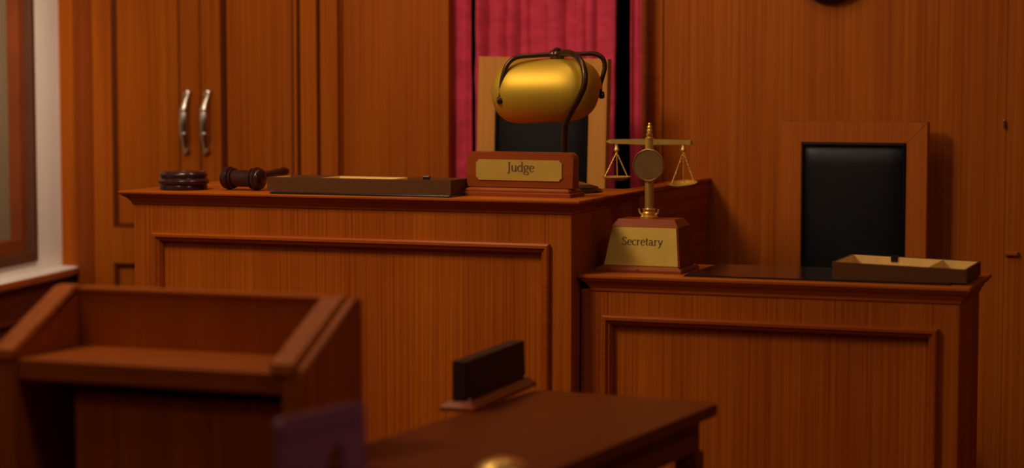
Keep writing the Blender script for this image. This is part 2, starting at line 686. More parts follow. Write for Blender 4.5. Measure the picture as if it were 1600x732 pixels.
# ============================================================ CURTAINS
def curtain(name_label, tops, bots, ztop, zbot, ybase, amp, folds, seed, group):
    rnd = random.Random(seed)
    bm = B()
    nx, nz = 160, 60
    ph = [rnd.uniform(0, 6.28) for _ in range(6)]
    knots = []
    acc = 0
    while acc < folds:
        acc += rnd.choice((.55, .8, 1.0, 1.3))
        knots.append(acc)
    kmax = knots[-1]
    cent = [(k_ / kmax) for k_ in knots]
    hgt = [rnd.uniform(.25, 1.0) for _ in cent]
    drift = [rnd.uniform(-.03, .03) for _ in cent]
    grid = []
    for j in range(nz + 1):
        t = j / nz
        z = ztop + (zbot - ztop) * t
        x0 = tops[0] + (bots[0] - tops[0]) * t
        x1 = tops[1] + (bots[1] - tops[1]) * t
        row = []
        cc = [c_ + d_ * math.sin(3.2 * t + 5 * c_) for c_, d_ in zip(cent, drift)]
        cc[-1] = 1.0
        for i in range(nx + 1):
            s = i / nx
            k_ = 0
            while k_ < len(cc) - 1 and s > cc[k_]:
                k_ += 1
            lo_ = cc[k_ - 1] if k_ else 0
            u_ = min(1, max(0, (s - lo_) / (cc[k_] - lo_)))
            # rounded ridge with a sharp valley on each side
            ridge = math.sqrt(max(0, 1 - (2 * u_ - 1) ** 2))
            fold = -amp * 1.6 * hgt[k_] * ridge + amp
            fold += amp * .16 * math.sin(23 * s + 6 * t + ph[0]) + amp * .05 * math.sin(60 * t + 14 * s + ph[4]) + amp * .06 * math.sin(97 * t - 31 * s + ph[3])
            ss = s
            row.append(bm.verts.new((x0 + (x1 - x0) * s + .002 * math.sin(9 * t + 5 * s + ph[2]), ybase + fold, z)))
        grid.append(row)
    for a, b in zip(grid, grid[1:]):
        for i in range(nx):
            bm.faces.new((a[i], a[i + 1], b[i + 1], b[i]))
    o = obj('velvet_curtain', bm, 'velvet', smooth=180)
    md = o.modifiers.new('thickness', 'SOLIDIFY')
    md.thickness = .004
    tag(o, name_label, 'curtain', group)
    return o


zc = at(800, 290, Y=YW).z
GC = 'crimson velvet curtains in the alcove'
yc = YW + .045
curtain('narrow crimson velvet curtain hanging to the left of the carved judge chair back'.replace('carved ', ''), (wx(684), wx(725)), (wx(690), wx(727)), 2.36, .3, YW + .04, .016, 1.6, 3, GC)
curtain('wide pleated crimson velvet curtain hanging behind the gold lamp', (wx(735), wx(948)), (wx(731), wx(950)), 2.36, .3, yc, .034, 8.4, 11, GC)
curtain('thin strip of crimson curtain behind the scales, past the dark gap', (wx(974), wx(987)), (wx(980), wx(998)), 2.36, .3, yc, .010, 1.2, 5, GC)
bm = B()
tube(bm, [(xo0 - .04, yc, 2.375), (xo1 + .1, yc, 2.375)], .012)
tag(obj('curtain_rod', bm, 'bronze', smooth=40), 'dark rod carrying the crimson curtains above the frame', 'curtain rod')


# ============================================================ BENCHES
def bench(name, label, cat, x0, x1, y0, y1, ztop, body_top, px0, px1, pz1, out=.027, lout=None):
    """panel-fronted court bench: moulded top, body, recessed panel with a mitred moulding"""
    t = thing(name, label, cat, (x0, y0, 0))
    Wd, Dp = x1 - x0, y1 - y0
    h = ztop - body_top
    a, b = px0 - x0, px1 - x0
    bm = B()
    box(bm, (0, 0, 0), (a, .03, body_top), .0015)
    box(bm, (b, 0, 0), (Wd, .03, body_top), .0015)
    box(bm, (a, 0, pz1), (b, .03, body_top), .0015)
    box(bm, (a, 0, 0), (b, .03, .12), .0015)
    box(bm, (0, .03, 0), (.02, Dp, body_top))
    box(bm, (Wd - .02, .03, 0), (Wd, Dp, body_top))
    box(bm, (.02, .03, body_top - .02), (Wd - .02, Dp, body_top))
    obj('body', bm, 'wood', t)
    bm = B()
    box(bm, (a - .005, .012, .115), (b + .005, .028, pz1 + .005))
    obj('front_panel', bm, 'wood', t)
    bm = B()
    mitre_frame(bm, a - .012, .108, b + .012, pz1 + .012, [(0, -.002), (0, .009), (.004, .0125), (.010, .012), (.014, .006), (.018, .005), (.024, -.006), (.024, -.014), (.010, -.014)], 0)
    obj('panel_moulding', bm, 'moulding', t, 30)
    bm = B()
    o = out
    level_rings(bm, 0 if lout is None else out - lout, 0, Wd, Dp, [(.001, body_top - .004), (.003, body_top - .002), (.004, body_top + h * .12), (o * .28, body_top + h * .2), (o * .42, body_top + h * .40),
                                   (o * .75, body_top + h * .60), (o * .82, body_top + h * .66), (o * .80, body_top + h * .72), (o * .96, body_top + h * .76), (o, body_top + h * .82), (o, body_top + h * .95), (o - .002, ztop)])
    obj('moulded_top', bm, 'moulding' if False else 'wood_h', t, 20)
    return t


jb = bench('judge_bench', 'tall panelled orange wood bench carrying the Judge plaque and gavel', 'bench', -2.666, -1.537, YJ, 4.955, ZJ, .936, -2.600, -1.600, .853)
sb = bench('secretary_desk', 'lower panelled orange wood desk carrying the Secretary plaque and scales', 'desk', -1.532, -.677, YS, 4.84, ZS, .760, -1.468, -.733, .690, out=.024, lout=-.002)

# low partition running back from the judge's bench to the wall
bm = B()
zp = .952
prism(bm, [(4.985, 0), (YW - .001, 0), (YW - .001, zp), (4.985, zp)], 'X', -1.565, -1.528)
box(bm, (-1.572, 4.985, zp), (-1.522, YW - .001, zp + .012), .003)
tag(obj('low_partition', bm, 'wood_d', origin=(0, 0, 0)), 'low brown wood partition running from the tall bench back to the wall', 'partition')


# ============================================================ CHAIRS
def court_chair(label, loc, rotz, W, ztop, side_w, top_w, seat_z, wood_m, tilt=0, roll=0):
    t = thing('court_chair', label, 'chair', loc, rotz, 'high-backed court chairs')
    h0 = .30
    bm = B()
    w2 = W / 2
    box(bm, (-w2, 0, 0), (-w2 + side_w, .035, ztop), .003)
    box(bm, (w2 - side_w, 0, 0), (w2, .035, ztop), .003)
    prism(bm, [(-w2 + .0, ztop), (-w2 + side_w, ztop - top_w), (w2 - side_w, ztop - top_w), (w2, ztop)], 'Y', -.0008, .034)
    box(bm, (-w2 + side_w, 0, h0), (w2 - side_w, .035, h0 + .06), .003)
    box(bm, (-w2 + side_w - .002, .022, h0 + .05), (w2 - side_w + .002, .032, ztop - top_w + .002))
    fr = obj('back_frame', bm, wood_m, t)
    bm = B()
    x0, x1, z0, z1 = -w2 + side_w + .002, w2 - side_w - .002, h0 + .062, ztop - top_w - .002
    n = 26
    G = []
    for j in range(n + 1):
        row = []
        for i in range(n + 1):
            u_, v_ = i / n, j / n
            e = min(u_, 1 - u_) * (x1 - x0)
            f = min(v_, 1 - v_) * (z1 - z0)
            bul = .013 * (1 - math.exp(-min(e, f) / .012)) + .008 * math.sin(PI * u_) * math.sin(PI * v_)
            row.append(bm.verts.new((x0 + (x1 - x0) * u_, .012 - bul, z0 + (z1 - z0) * v_)))
        G.append(row)
    for a, b in zip(G, G[1:]):
        for i in range(n):
            bm.faces.new((a[i], a[i + 1], b[i + 1], b[i]))
    cu = obj('back_cushion', bm, 'leather', t, 180)
    md = cu.modifiers.new('thickness', 'SOLIDIFY')
    md.thickness = .012
    md.offset = 0
    bm = B()
    loop = [(x0 + .003, -.003, z0 + .003), (x1 - .003, -.003, z0 + .003), (x1 - .003, -.003, z1 - .003), (x0 + .003, -.003, z1 - .003)]
    for a, b in zip(loop, loop[1:] + loop[:1]):
        tube(bm, [a, b], .0028, 8)
    obj('piping', bm, 'leather', cu, 60)
    bm = B()
    box(bm, (-w2 + .02, -.36, seat_z - .08), (w2 - .02, .0, seat_z), .02, 4)
    obj('seat', bm, 'leather', t, 40)
    bm = B()
    box(bm, (-w2, -.36, seat_z - .13), (w2, 0, seat_z - .08), .003)
    obj('seat_rail', bm, wood_m, t)
    for s in (-1, 1):
        bm = B()
        xx = s * (w2 - .02)
        box(bm, (xx - .018, -.355, 0), (xx + .018, -.319, seat_z - .13), .003)
        obj('leg', bm, wood_m, t)
    t.rotation_euler = (tilt, roll, rotz)
    return t


# chair 2, by the wall behind the secretary's desk
yc2 = YW - .085
a = at(1221, 190, Y=yc2)
b = at(1450, 192, Y=yc2)
i0, i1 = at(1252, 300, Y=yc2).x, at(1415, 300, Y=yc2).x
court_chair('high-backed wooden chair with black leather cushion behind the secretary desk', ((a.x + b.x) / 2, yc2, 0), 0, b.x - a.x, a.z + .001, (b.x - i1 + i0 - a.x) / 2, a.z - at(1300, 223, Y=yc2).z, .44, 'chair_brown')
# chair 1, on the judge's platform
bm = B()
box(bm, (-2.62, 5.03, 0), (-1.58, YW - .001, .18), .004)
tag(obj('platform', bm, 'floor'), 'low wooden platform behind the tall bench under the judge chair', 'platform')
yc1 = 5.34
a = at(735, 88, Y=yc1)
b = at(937, 93, Y=yc1)
i0, i1 = at(762, 180, Y=yc1).x, at(907, 180, Y=yc1).x
court_chair('high-backed wooden chair with black leather cushion half hidden behind the gold lamp', ((a.x + b.x) / 2, yc1, .187), 0, b.x - a.x, a.z - .187 - .004, (b.x - i1 + i0 - a.x) / 2, a.z - at(800, 122, Y=yc1).z, .46, 'chair_wood_lit', roll=R(1.2))

# ============================================================ ON THE JUDGE'S BENCH
# sound block
p = at(287, 298, Z=ZJ)
bm = B()
k = .0595
lathe(bm, [(0, 0), (k * .96, 0), (k * .98, .002), (k * .98, .010), (k * .96, .0125), (k * 1.00, .0145), (k * 1.06, .018), (k * 1.06, .022), (k * 1.00, .0262), (k * .955, .0285), (k * .95, .030), (k * .975, .032), (k * .975, .038), (k * .93, .0425), (k * .88, .045), (k * .5, .0455), (0, .0455)], (0, 0, 0), n=64)
tag(obj('gavel_block', bm, 'dark_wood', smooth=30, origin=(at(287, 298, Y=4.575).x, 4.575, ZJ)), 'round dark polished sound block left of the gavel', 'sound block')

# gavel
gc = at(380, 279, Y=4.595)
gr = .0285
ax = Vector((1, -.10, 0)).normalized()
g = thing('gavel', 'dark polished wooden gavel lying on its side on the tall bench', 'gavel', (gc.x, 4.595, ZJ + gr + .0005))
hl = .0555
bm = B()
r_ = gr
lathe(bm, [(0, -hl), (r_ * .70, -hl), (r_ * .86, -hl + .003), (r_ * .92, -hl + .007), (r_ * .90, -hl + .011), (r_ * .98, -hl + .0125), (r_ * 1.0, -hl + .016), (r_ * .97, -hl + .0195), (r_ * .80, -hl + .022), (r_ * .74, -hl + .0235), (r_ * .90, -hl + .026), (r_ * .90, -hl + .029),
           (r_ * .70, -hl + .031), (r_ * .72, -hl + .034), (r_ * .72, hl - .034), (r_ * .70, hl - .031), (r_ * .90, hl - .029), (r_ * .90, hl - .026), (r_ * .74, hl - .0235), (r_ * .80, hl - .022), (r_ * .97, hl - .0195), (r_ * 1.0, hl - .016), (r_ * .98, hl - .0125), (r_ * .90, hl - .011), (r_ * .92, hl - .007), (r_ * .86, hl - .003), (r_ * .70, hl), (0, hl)],
      (0, 0, 0), ax, 48)
obj('head', bm, 'dark_wood', g, 35)
bm = B()
tilt_h = Vector((.14, 1, .055)).normalized()
lathe(bm, [(0, .012), (.006, .012), (.0065, .03), (.009, .036), (.007, .042), (.0085, .07), (.0095, .12), (.0105, .165), (.0125, .172), (.0105, .178), (.009, .186), (0, .19)], (0, 0, 0), tilt_h, 24)
obj('handle', bm, 'dark_wood', g, 40)
bm = B()
lathe(bm, [(.0098, .012), (.0098, .026), (.0072, .028)], (0, 0, 0), tilt_h, 24)
obj('ferrule', bm, 'brass', g, 40)

# desk pad under the pen tray
p0 = at(418, 303.5, Z=ZJ)
p1 = at(716, 307.5, Z=ZJ)
bm = B()
ya, yb = 4.475, 4.66
box(bm, (0, 0, 0), (p1.x - p0.x, yb - ya, .005), .0015)
o = obj('desk_mat', bm, 'pad', origin=(p0.x, ya + .005, ZJ))
tag(o, 'thin black desk mat lying under the long brown tray on the tall bench', 'desk mat')


def pen_tray(label, loc, rotz, W, D, hl_, hr_, div, tab, th=.005, lined=None):
    """open leatherette box: outer walls, tan lining, divider and a black finger tab"""
    t = thing('desk_tray', label, 'tray', loc, rotz, 'open brown desk trays')
    def top(x):
        return hl_ + (hr_ - hl_) * x / W

    def wallbox(bm, xa, ya_, xb, yb_, drop=0):  # a thin upright wall that follows the rim
        vs = []
        for x, y in ((xa, ya_), (xb, ya_), (xb, yb_), (xa, yb_)):
            vs.append((bm.verts.new((x, y, 0.0)), bm.verts.new((x, y, top(x) - drop))))
        for i in range(4):
            a_, b_ = vs[i], vs[(i + 1) % 4]
            bm.faces.new((a_[0], b_[0], b_[1], a_[1]))
        bm.faces.new([v[0] for v in vs])
        bm.faces.new([v[1] for v in vs])
    bm = B()
    wallbox(bm, 0, 0, W, th)
    wallbox(bm, 0, D - th, W, D)
    wallbox(bm, 0, th, th, D - th)
    wallbox(bm, W - th, th, W, D - th)
    box(bm, (0.001, 0.001, 0), (W - .001, D - .001, .003))
    obj('tray_shell', bm, 'tray', t)
    bm = B()
    e = .0012
    la, lb = lined or (th, W - th)
    wallbox(bm, la, D - th - e, lb, D - th, .0008)
    wallbox(bm, th, th, th + e, D - th - e, .0008)
    wallbox(bm, W - th - e, th, W - th, D - th - e, .0008)
    wallbox(bm, th + e, th, W - th - e, th + e, .0008)
    box(bm, (th + e, th + e, .003), (W - th - e, D - th - e, .0045))
    obj('lining', bm, 'lining', t)
    for dx in div:
        bm = B()
        wallbox(bm, dx, th + e, dx + .004, D - th - e, .001)
        obj('divider', bm, 'lining', t)
    bm = B()
    box(bm, (tab - .008, D - th - .004, top(tab) - .012), (tab + .008, D + .002, top(tab) + .003), .001)
    obj('finger_tab', bm, 'black', t)
    return t


p0 = at(416, 299, Y=4.50)
p1 = at(703, 301, Y=4.50)
W1 = p1.x - p0.x
pen_tray('long shallow brown tray with a tan lined compartment beside the gavel', (p0.x, 4.505, ZJ + .005), 0, W1, .12, .0335, .0335, (W1 * .28, W1 * .66), W1 * .77, lined=(W1 * .28 + .004, W1 * .66))

# Judge plaque
pl = at(717, 305, Z=ZJ)
pr_ = at(894, 310, Z=ZJ)
pc = at(806, 308, Z=ZJ)
yp = 4.565
mpp = 4.84 / 3300
t = thing('judge_nameplate', 'wooden plaque with rounded top and brass plate reading Judge', 'nameplate', (at(805, 308, Y=yp).x, yp, ZJ), R(-3))
Wp = (894 - 717) * mpp / math.cos(YAW) * .985
hw = Wp / 2
bm = B()
level_rings(bm, -hw + .008, .008, hw - .008, .082, [(.008, 0), (.008, .008), (.006, .0095), (.003, .010), (.003, .014), (-.002, .018), (-.006, .0195)])
obj('plinth', bm, 'red_wood', t, 25)
bm = B()
bw = (907 - 727) * mpp / math.cos(YAW) / 2 * .955
zt = .019
hb = at(805, 238, Y=yp + .03).z - ZJ
poly = [(-bw, zt)]
poly += [(bw, zt)]
poly += [(bw - .016 + .016 * math.cos(a_), hb - .016 + .016 * math.sin(a_)) for a_ in [PI / 2 * k_ / 8 for k_ in range(9)]]
poly += [(-bw + .016 - .016 * math.cos(a_), hb - .016 + .016 * math.sin(a_)) for a_ in [PI / 2 * (8 - k_) / 8 for k_ in range(9)]]
prism(bm, poly, 'Y', .024, .060, .002)
bd = obj('board', bm, 'red_wood', t, 35)
bm = B()
zb0 = at(805, 283, Y=yp + .024).z - ZJ + .001
zb1 = at(805, 250, Y=yp + .024).z - ZJ
pw = .108
xo = -.001
nt = .006


def notched(x0, z0, x1, z1, r, n=5):
    out = []
    for (cx_, cz_, a0) in ((x0, z0, 90), (x1, z0, 180), (x1, z1, 270), (x0, z1, 0)):
        for k_ in range(n + 1):
            a_ = R(a0 - 90 * k_ / n)
            out.append((cx_ + r * math.cos(a_), cz_ + r * math.sin(a_)))
    return out


prism(bm, notched(-pw + xo, zb0, pw + xo, zb1, nt), 'Y', .0215, .0245)
plate = obj('brass_plate', bm, 'brass_sheet', t)
bm = B()
lt = thing  # noqa
xj0 = at(790.5, 262, Y=yp + .022).x - t.location.x
xj1 = at(835, 262, Y=yp + .022).x - t.location.x
lettering(bm, 'Judge', xj0, xj1, at(812, 268.5, Y=yp + .022).z - ZJ, .0216)
o = obj('lettering', bm, 'lettering', plate)
o['label'] = 'engraved word Judge'

# banker's lamp behind the plaque
yl = 4.80
lp = at(884, 300, Y=yl)
lamp = thing('bankers_lamp', 'bankers lamp with satin gold barrel shade on a curved dark bronze stem', 'lamp', (lp.x, yl, ZJ))
LO = Vector((lp.x, yl, ZJ))
bm = B()
lathe(bm, [(0, 0), (.086, 0), (.088, .003), (.084, .008), (.080, .009), (.078, .013), (.060, .019), (.056, .020), (.030, .026), (.014, .030), (.011, .036), (0, .036)], n=56)
obj('lamp_base', bm, 'green_base', lamp, 35)


def zp_(zx, zy, Y):        # a point read in the enlarged lamp crop
    return at(690 + zx / 2.816, 60 + zy / 2.816, Y=Y) - LO


# stem
pts = [Vector((0, 0, .03)), zp_(540, 500, 4.795), zp_(541, 440, 4.79), zp_(546, 378, 4.78), zp_(568, 325, 4.77), zp_(601, 268, 4.757), zp_(627, 205, 4.755), zp_(627, 140, 4.762), zp_(603, 88, 4.785), zp_(560, 64, 4.82), zp_(510, 70, 4.85)]
pts[0].x = pts[1].x
bm = B()
tube(bm, smooth_path(pts, 8), .0078, 16)
obj('stem', bm, 'bronze', lamp, 60)
bm = B()
kc = zp_(508, 72, 4.85)
lathe(bm, [(0, -.017), (.008, -.016), (.010, -.013), (.008, -.010), (.0125, -.005), (.0135, 0), (.0125, .005), (.008, .010), (.010, .013), (.006, .016), (0, .018)], kc, (0, 0, 1), 28)
lathe(bm, [(.0, -.018), (.010, -.016), (.012, -.010), (.010, 0), (.012, .010), (.010, .016), (0, .018)], kc, (1, 0, .05), 24)
obj('joint_knob', bm, 'bronze', lamp, 40)
# yoke
ys_ = 4.86
yk_ = [(262, 272), (261, 225), (272, 160), (292, 112), (330, 84), (400, 76), (508, 70), (600, 69), (672, 68), (708, 88), (718, 125), (708, 170), (698, 205), (698, 245)]
pts = [zp_(x_, y_, 4.792 + (4.90 - 4.792) * (x_ - 262) / 440) for x_, y_ in yk_]
bm = B()
tube(bm, smooth_path(pts, 8), .0058, 14)
obj('yoke', bm, 'bronze', lamp, 60)
ends = [zp_(262, 273, 4.792), zp_(697, 250, 4.90)]
axl = (ends[1] - ends[0]).normalized()
for e_, sg in ((ends[0], 1), (ends[1], -1)):
    bm = B()
    lathe(bm, [(0, -.011), (.008, -.010), (.0095, -.005), (.009, 0), (.0065, .003), (.0065, .012), (.009, .015), (.008, .020), (0, .021)], e_, axl * sg, 20)
    obj('pivot_screw', bm, 'bronze', lamp, 40)
# shade: a half-open barrel whose long axis runs between the two pivots
mid = (zp_(238, 215, ys_) + zp_(692, 215, ys_)) / 2
mid.z = zp_(460, 232, ys_).z
half = (zp_(694, 230, ys_) - zp_(233, 230, ys_)).length / 2 * 1.0
bm = B()
ns, na = 44, 40
G = []
RZ = (zp_(460, 90, ys_).z - zp_(460, 378, ys_).z) / 2
ax_t = math.atan2(.030, 1)
for i in range(ns + 1):
    s = -1 + 2 * i / ns
    s = math.sin(s * PI / 2)
    q = max(0.0, 1 - abs(s) ** 4.6) ** (1 / 2.3) * (1 - .035 * s)
    q = max(q, .02)
    row = []
    for j in range(na + 1):
        a_ = R(-75 + 250 * j / na)           # opening looks back and down, towards the judge
        yy = -math.cos(a_) * RZ * q * 1.0
        zz = math.sin(a_) * RZ * q
        v = Vector((s * half, yy, zz))
        v.rotate(Matrix.Rotation(-ax_t, 3, 'Y'))
        row.append(bm.verts.new(mid + v))
    G.append(row)
for a_, b_ in zip(G, G[1:]):
    for j in range(na):
        bm.faces.new((a_[j], a_[j + 1], b_[j + 1], b_[j]))
sh = obj('lamp_shade', bm, 'shade_brass', lamp, 180)
md = sh.modifiers.new('thickness', 'SOLIDIFY')
md.thickness = .002

# ============================================================ ON THE SECRETARY'S DESK
yq = 4.60
t = thing('scales_nameplate', 'brass balance scales on a tapered wooden base with a brass plate reading Secretary', 'scales', (at(1000, 420, Y=yq).x, yq, ZS), R(0))
SO = t.location.copy()


def sp(zx, zy, Y):
    return at(920 + zx / 2.814, 180 + zy / 2.814, Y=Y) - SO


hw0 = (sp(405, 700, yq).x - sp(25, 690, yq).x) / 2
xc0 = (sp(405, 700, yq).x + sp(25, 690, yq).x) / 2
DB = .155
bm = B()
level_rings(bm, xc0 - hw0 + .012, .012, xc0 + hw0 - .012, DB - .012, [(.012, 0), (.012, .006), (.009, .010), (.003, .013), (0, .0145)])
lathe(bm, [(0, -.001), (.0035, -.0005), (.0035, .001)], (xc0 + .0, .0005, .0065), (0, -1, 0), 12)
obj('plinth', bm, 'red_wood', t, 25)
zf0 = .0145
zf1 = sp(250, 492, yq + .03).z
zf2 = sp(250, 458, yq + .045).z
b0, b1 = sp(65, 645, yq + .014).x, sp(400, 660, yq + .014).x
t0, t1 = sp(100, 490, yq + .026).x, sp(391, 495, yq + .026).x
YF0, YF1, YF2 = .014, .026, .040
bm = B()
r0 = [(b0, YF0, zf0), (b1, YF0, zf0), (b1, DB - .014, zf0), (b0, DB - .014, zf0)]
r1 = [(t0, YF1, zf1), (t1, YF1, zf1), (t1, DB - .026, zf1), (t0, DB - .026, zf1)]
r2 = [(t0 + .012, YF2, zf2), (t1 - .012, YF2, zf2), (t1 - .012, DB - .04, zf2), (t0 + .012, DB - .04, zf2)]
rr = [[bm.verts.new(v) for v in r] for r in (r0, r1, r2)]
for A, C in zip(rr, rr[1:]):
    for k in range(4):
        bm.faces.new((A[k], A[(k + 1) % 4], C[(k + 1) % 4], C[k]))
bm.faces.new(rr[0])
bm.faces.new(rr[2])
obj('tapered_body', bm, 'red_wood', t)
bm = B()


def on_face(x, f, off):
    """a point on the sloping front: f from 0 at its foot to 1 at its top"""
    return Vector((x, YF0 + (YF1 - YF0) * f - off, zf0 + (zf1 - zf0) * f))


q = []
for off in (.002, -.002):
    q.append([bm.verts.new(on_face(*v, off)) for v in ((b0 + .002, .015), (b1 - .004, .015), (t1 - .003, .985), (t0 + .003, .985))])
bm.faces.new(q[0])
bm.faces.new(q[1])
for k in range(4):
    bm.faces.new((q[0][k], q[0][(k + 1) % 4], q[1][(k + 1) % 4], q[1][k]))
plate = obj('brass_plate', bm, 'brass_sheet', t)
bm = B()
xs0, xs1 = sp(146, 560, yq + .02).x, sp(326, 560, yq + .02).x
zb = sp(235, 573, yq + .02).z


lettering(bm, 'Secretary', xs0, xs1, zb, 0.0)
for v in bm.verts:
    f = (v.co.z - zf0) / (zf1 - zf0)
    v.co.y += YF0 + (YF1 - YF0) * f - .0019
o = obj('lettering', bm, 'lettering', plate)
o['label'] = 'engraved word Secretary'
# column, disc, beam
yk = yq + DB / 2
YK = DB / 2
colx = sp(266, 400, yk).x
zc0 = zf2


def sz(zy):
    return sp(266, zy, yk).z


bm = B()
lathe(bm, [(0, zc0), (.021, zc0), (.021, zc0 + .004), (.015, zc0 + .007), (.017, zc0 + .012), (.013, zc0 + .017), (.014, zc0 + .022), (.0155, sz(415) - .002), (.0155, sz(413)), (.0105, sz(410)), (.0105, sz(100)), (.006, sz(95)), (.0085, sz(88)), (.0085, sz(82)), (.005, sz(78)), (.0075, sz(72)), (.0075, sz(66)), (.0045, sz(60)), (.0065, sz(54)), (.0055, sz(48)), (.003, sz(44)), (.0045, sz(40)), (.003, sz(35)), (0, sz(33))], (colx, YK, 0), n=32)
obj('column', bm, 'brass', t, 35)
for s in (-1, 1):
    bm = B()
    tube(bm, smooth_path([(colx + s * .012, YK - .004, zc0 + .006), (colx + s * .021, YK - .004, zc0 + .012), (colx + s * .024, YK - .004, zc0 + .022)], 5), .0022, 8)
    obj('collar_scroll', bm, 'brass', t, 50)
bm = B()
dc = sp(263, 221, yk - .014)
lathe(bm, [(0, -.004), (.0345, -.004), (.037, -.002), (.037, .003), (.0355, .005), (.034, .0032), (0, .0028)], dc, (0, -1, 0), 56)
o = obj('disc', bm, 'disc', t, 30)
bm = B()
tube(bm, [dc + Vector((.0362 * math.cos(R(a_)), -.001, .0362 * math.sin(R(a_)))) for a_ in range(0, 361, 9)], .0016, 8)
obj('disc_rim', bm, 'brass', o, 60)
bm = B()
bl, br = sp(77, 115, yk), sp(462, 121, yk)
xb0, xb1 = bl.x, br.x
zbm = sp(266, 118, yk).z
# tapering square beam with pointed ends
secs = [(xb0, .001, .001), (xb0 + .006, .004, .002), (xb0 + .012, .005, .0035), (colx - .012, .0065, .0045), (colx + .012, .0065, .0045), (xb1 - .014, .005, .004), (xb1 - .012, .006, .006), (xb1 - .006, .006, .006), (xb1 - .004, .003, .003), (xb1, .001, .001)]
rings = []
for x, hz, hy in secs:
    z = zbm
    rings.append([bm.verts.new(p) for p in ((x, YK - hy, z - hz), (x, YK + hy, z - hz), (x, YK + hy, z + hz), (x, YK - hy, z + hz))])
for A, C in zip(rings, rings[1:]):
    for k in range(4):
        bm.faces.new((A[k], A[(k + 1) % 4], C[(k + 1) % 4], C[k]))
bm.faces.new(rings[0])
bm.faces.new(rings[-1])
obj('beam', bm, 'brass', t)


def pan(hx_, zt_, zpan, rad, tiltx, tiltz):
    hook = Vector((hx_, YK, zt_))
    bm = B()
    lathe(bm, [(0, .012), (.004, .011), (.0042, .003), (.006, 0), (.006, -.004), (.003, -.006), (0, -.006)], hook - Vector((0, 0, .008)), n=16)
    obj('hanger', bm, 'brass', t, 40)
    rot = Matrix.Rotation(tiltx, 3, 'X') @ Matrix.Rotation(tiltz, 3, 'Y')
    c_ = Vector((hx_, YK, zpan))
    bm = B()
    prof = [(0, -.0085), (rad * .45, -.0075), (rad * .75, -.0045), (rad * .97, -.0002), (rad * 1.04, .0008), (rad * 1.04, .0020), (rad * .96, .0016), (rad * .72, -.0025), (rad * .4, -.0055), (0, -.0065)]
    lathe(bm, prof, (0, 0, 0), n=44)
    for v in bm.verts:
        v.co = c_ + rot @ v.co
    po = obj('pan', bm, 'brass_sheet', t, 40)
    for k in range(3):
        a_ = 2 * PI * k / 3 + PI / 2 + .25
        e_ = c_ + rot @ Vector((rad * .98 * math.cos(a_), rad * .98 * math.sin(a_), .001))
        s_ = hook - Vector((0, 0, .015))
        bm = B()
        n = 17
        d_ = e_ - s_
        L = d_.length / n
        for i in range(n):
            p_ = s_ + d_ * ((i + .5) / n)
            # alternate links as small rings
            dirn = d_.normalized()
            side = dirn.orthogonal().normalized()
            if i % 2:
                side = dirn.cross(side)
            pts_ = [p_ + dirn * (L * .72 * math.cos(w_)) + side * (.0014 * math.sin(w_)) for w_ in [2 * PI * m_ / 8 for m_ in range(9)]]
            tube(bm, pts_, .00055, 5)
        obj('chain', bm, 'brass', po, 60)


pan(sp(122, 140, yk).x, sp(122, 134, yk).z, sp(120, 274, yk).z, .0322, R(1), R(0))
pan(sp(415, 140, yk).x, sp(415, 134, yk).z, sp(415, 302, yk).z, .0322, R(9), R(-2))

# glossy black desk mat
pa = at(1066, 432, Z=ZS)
pb = at(1128, 410, Z=ZS)
bm = B()
e0 = Vector((-1.292, 4.557, 0))
xr = -.70
prism(bm, [(-1.292, 4.557), (xr, 4.557), (xr, 4.853), (-1.292, 4.853)], 'Z', 0, .004, .0012)
o = obj('desk_mat', bm, 'pad')
o.location = (0, 0, ZS)
tag(o, 'wide glossy black desk mat on the lower desk beside the scales', 'desk mat')

# tray on the right
ty = 4.575
ta = at(1300, 437, Y=ty)
tb = at(1510, 445, Y=ty)
W2 = tb.x - ta.x
pen_tray('deeper open brown tray with tan lining and divider on the lower desk', (ta.x, ty, ZS + .0042), R(0), W2, .215, .038, .030, (W2 * .70,), W2 * .34)

# ============================================================ LECTERN
YL = 3.252
lx0, lx1 = -2.085, -1.500
LD = .195
lec = thing('lectern', 'brown wooden lectern with sloping sides and a raised back, out of focus in front', 'lectern', (lx0, YL, 0))
WL = lx1 - lx0
zt, zsf = .866, .764
ts = .040
for side in (0, 1):
    xa = 0 if side == 0 else WL - ts
    bm = B()
    prof = [(.03, 0), (.03, zt - .004), (.022, zt), (.0, zt), (-.012, zt - .004), (-LD - .002, zsf + .008), (-LD - .006, zsf - .004), (-LD - .006, 0)]
    prism(bm, prof, 'X', xa, xa + ts, .003)
    obj('side_panel', bm, 'wood', lec)
for side in (0, 1):
    bm = B()
    xm = -.004 if side == 0 else WL - ts - .02
    prof = [(.012, zt - .002), (.012, zt + .006), (-.012, zt + .004), (-LD - .010, zsf + .016), (-LD - .012, zsf + .0), (-LD - .004, zsf)]
    prism(bm, prof, 'X', xm, xm + ts + .004, .003)
    obj('arm_rail', bm, 'wood_d', lec)
bm = B()
box(bm, (ts, 0, .05), (WL - ts, .022, zt - .001), .002)
obj('back_panel', bm, 'wood', lec)
bm = B()
box(bm, (ts, -.004, zt - .006), (WL - ts, .026, zt + .004), .003)
obj('top_rail', bm, 'wood_h', lec)
bm = B()
box(bm, (ts, -LD, zsf - .036), (WL - ts, -.001, zsf), .003)
obj('shelf', bm, 'wood_h', lec)
bm = B()
box(bm, (ts, -LD + .05, .10), (WL - ts, -.001, .13), .003)
obj('shelf', bm, 'wood_h', lec)
bm = B()
box(bm, (ts + .085, -LD + .045, .13), (WL - ts, -.025, zsf - .060), .002)
obj('inner_board', bm, 'wood', lec)

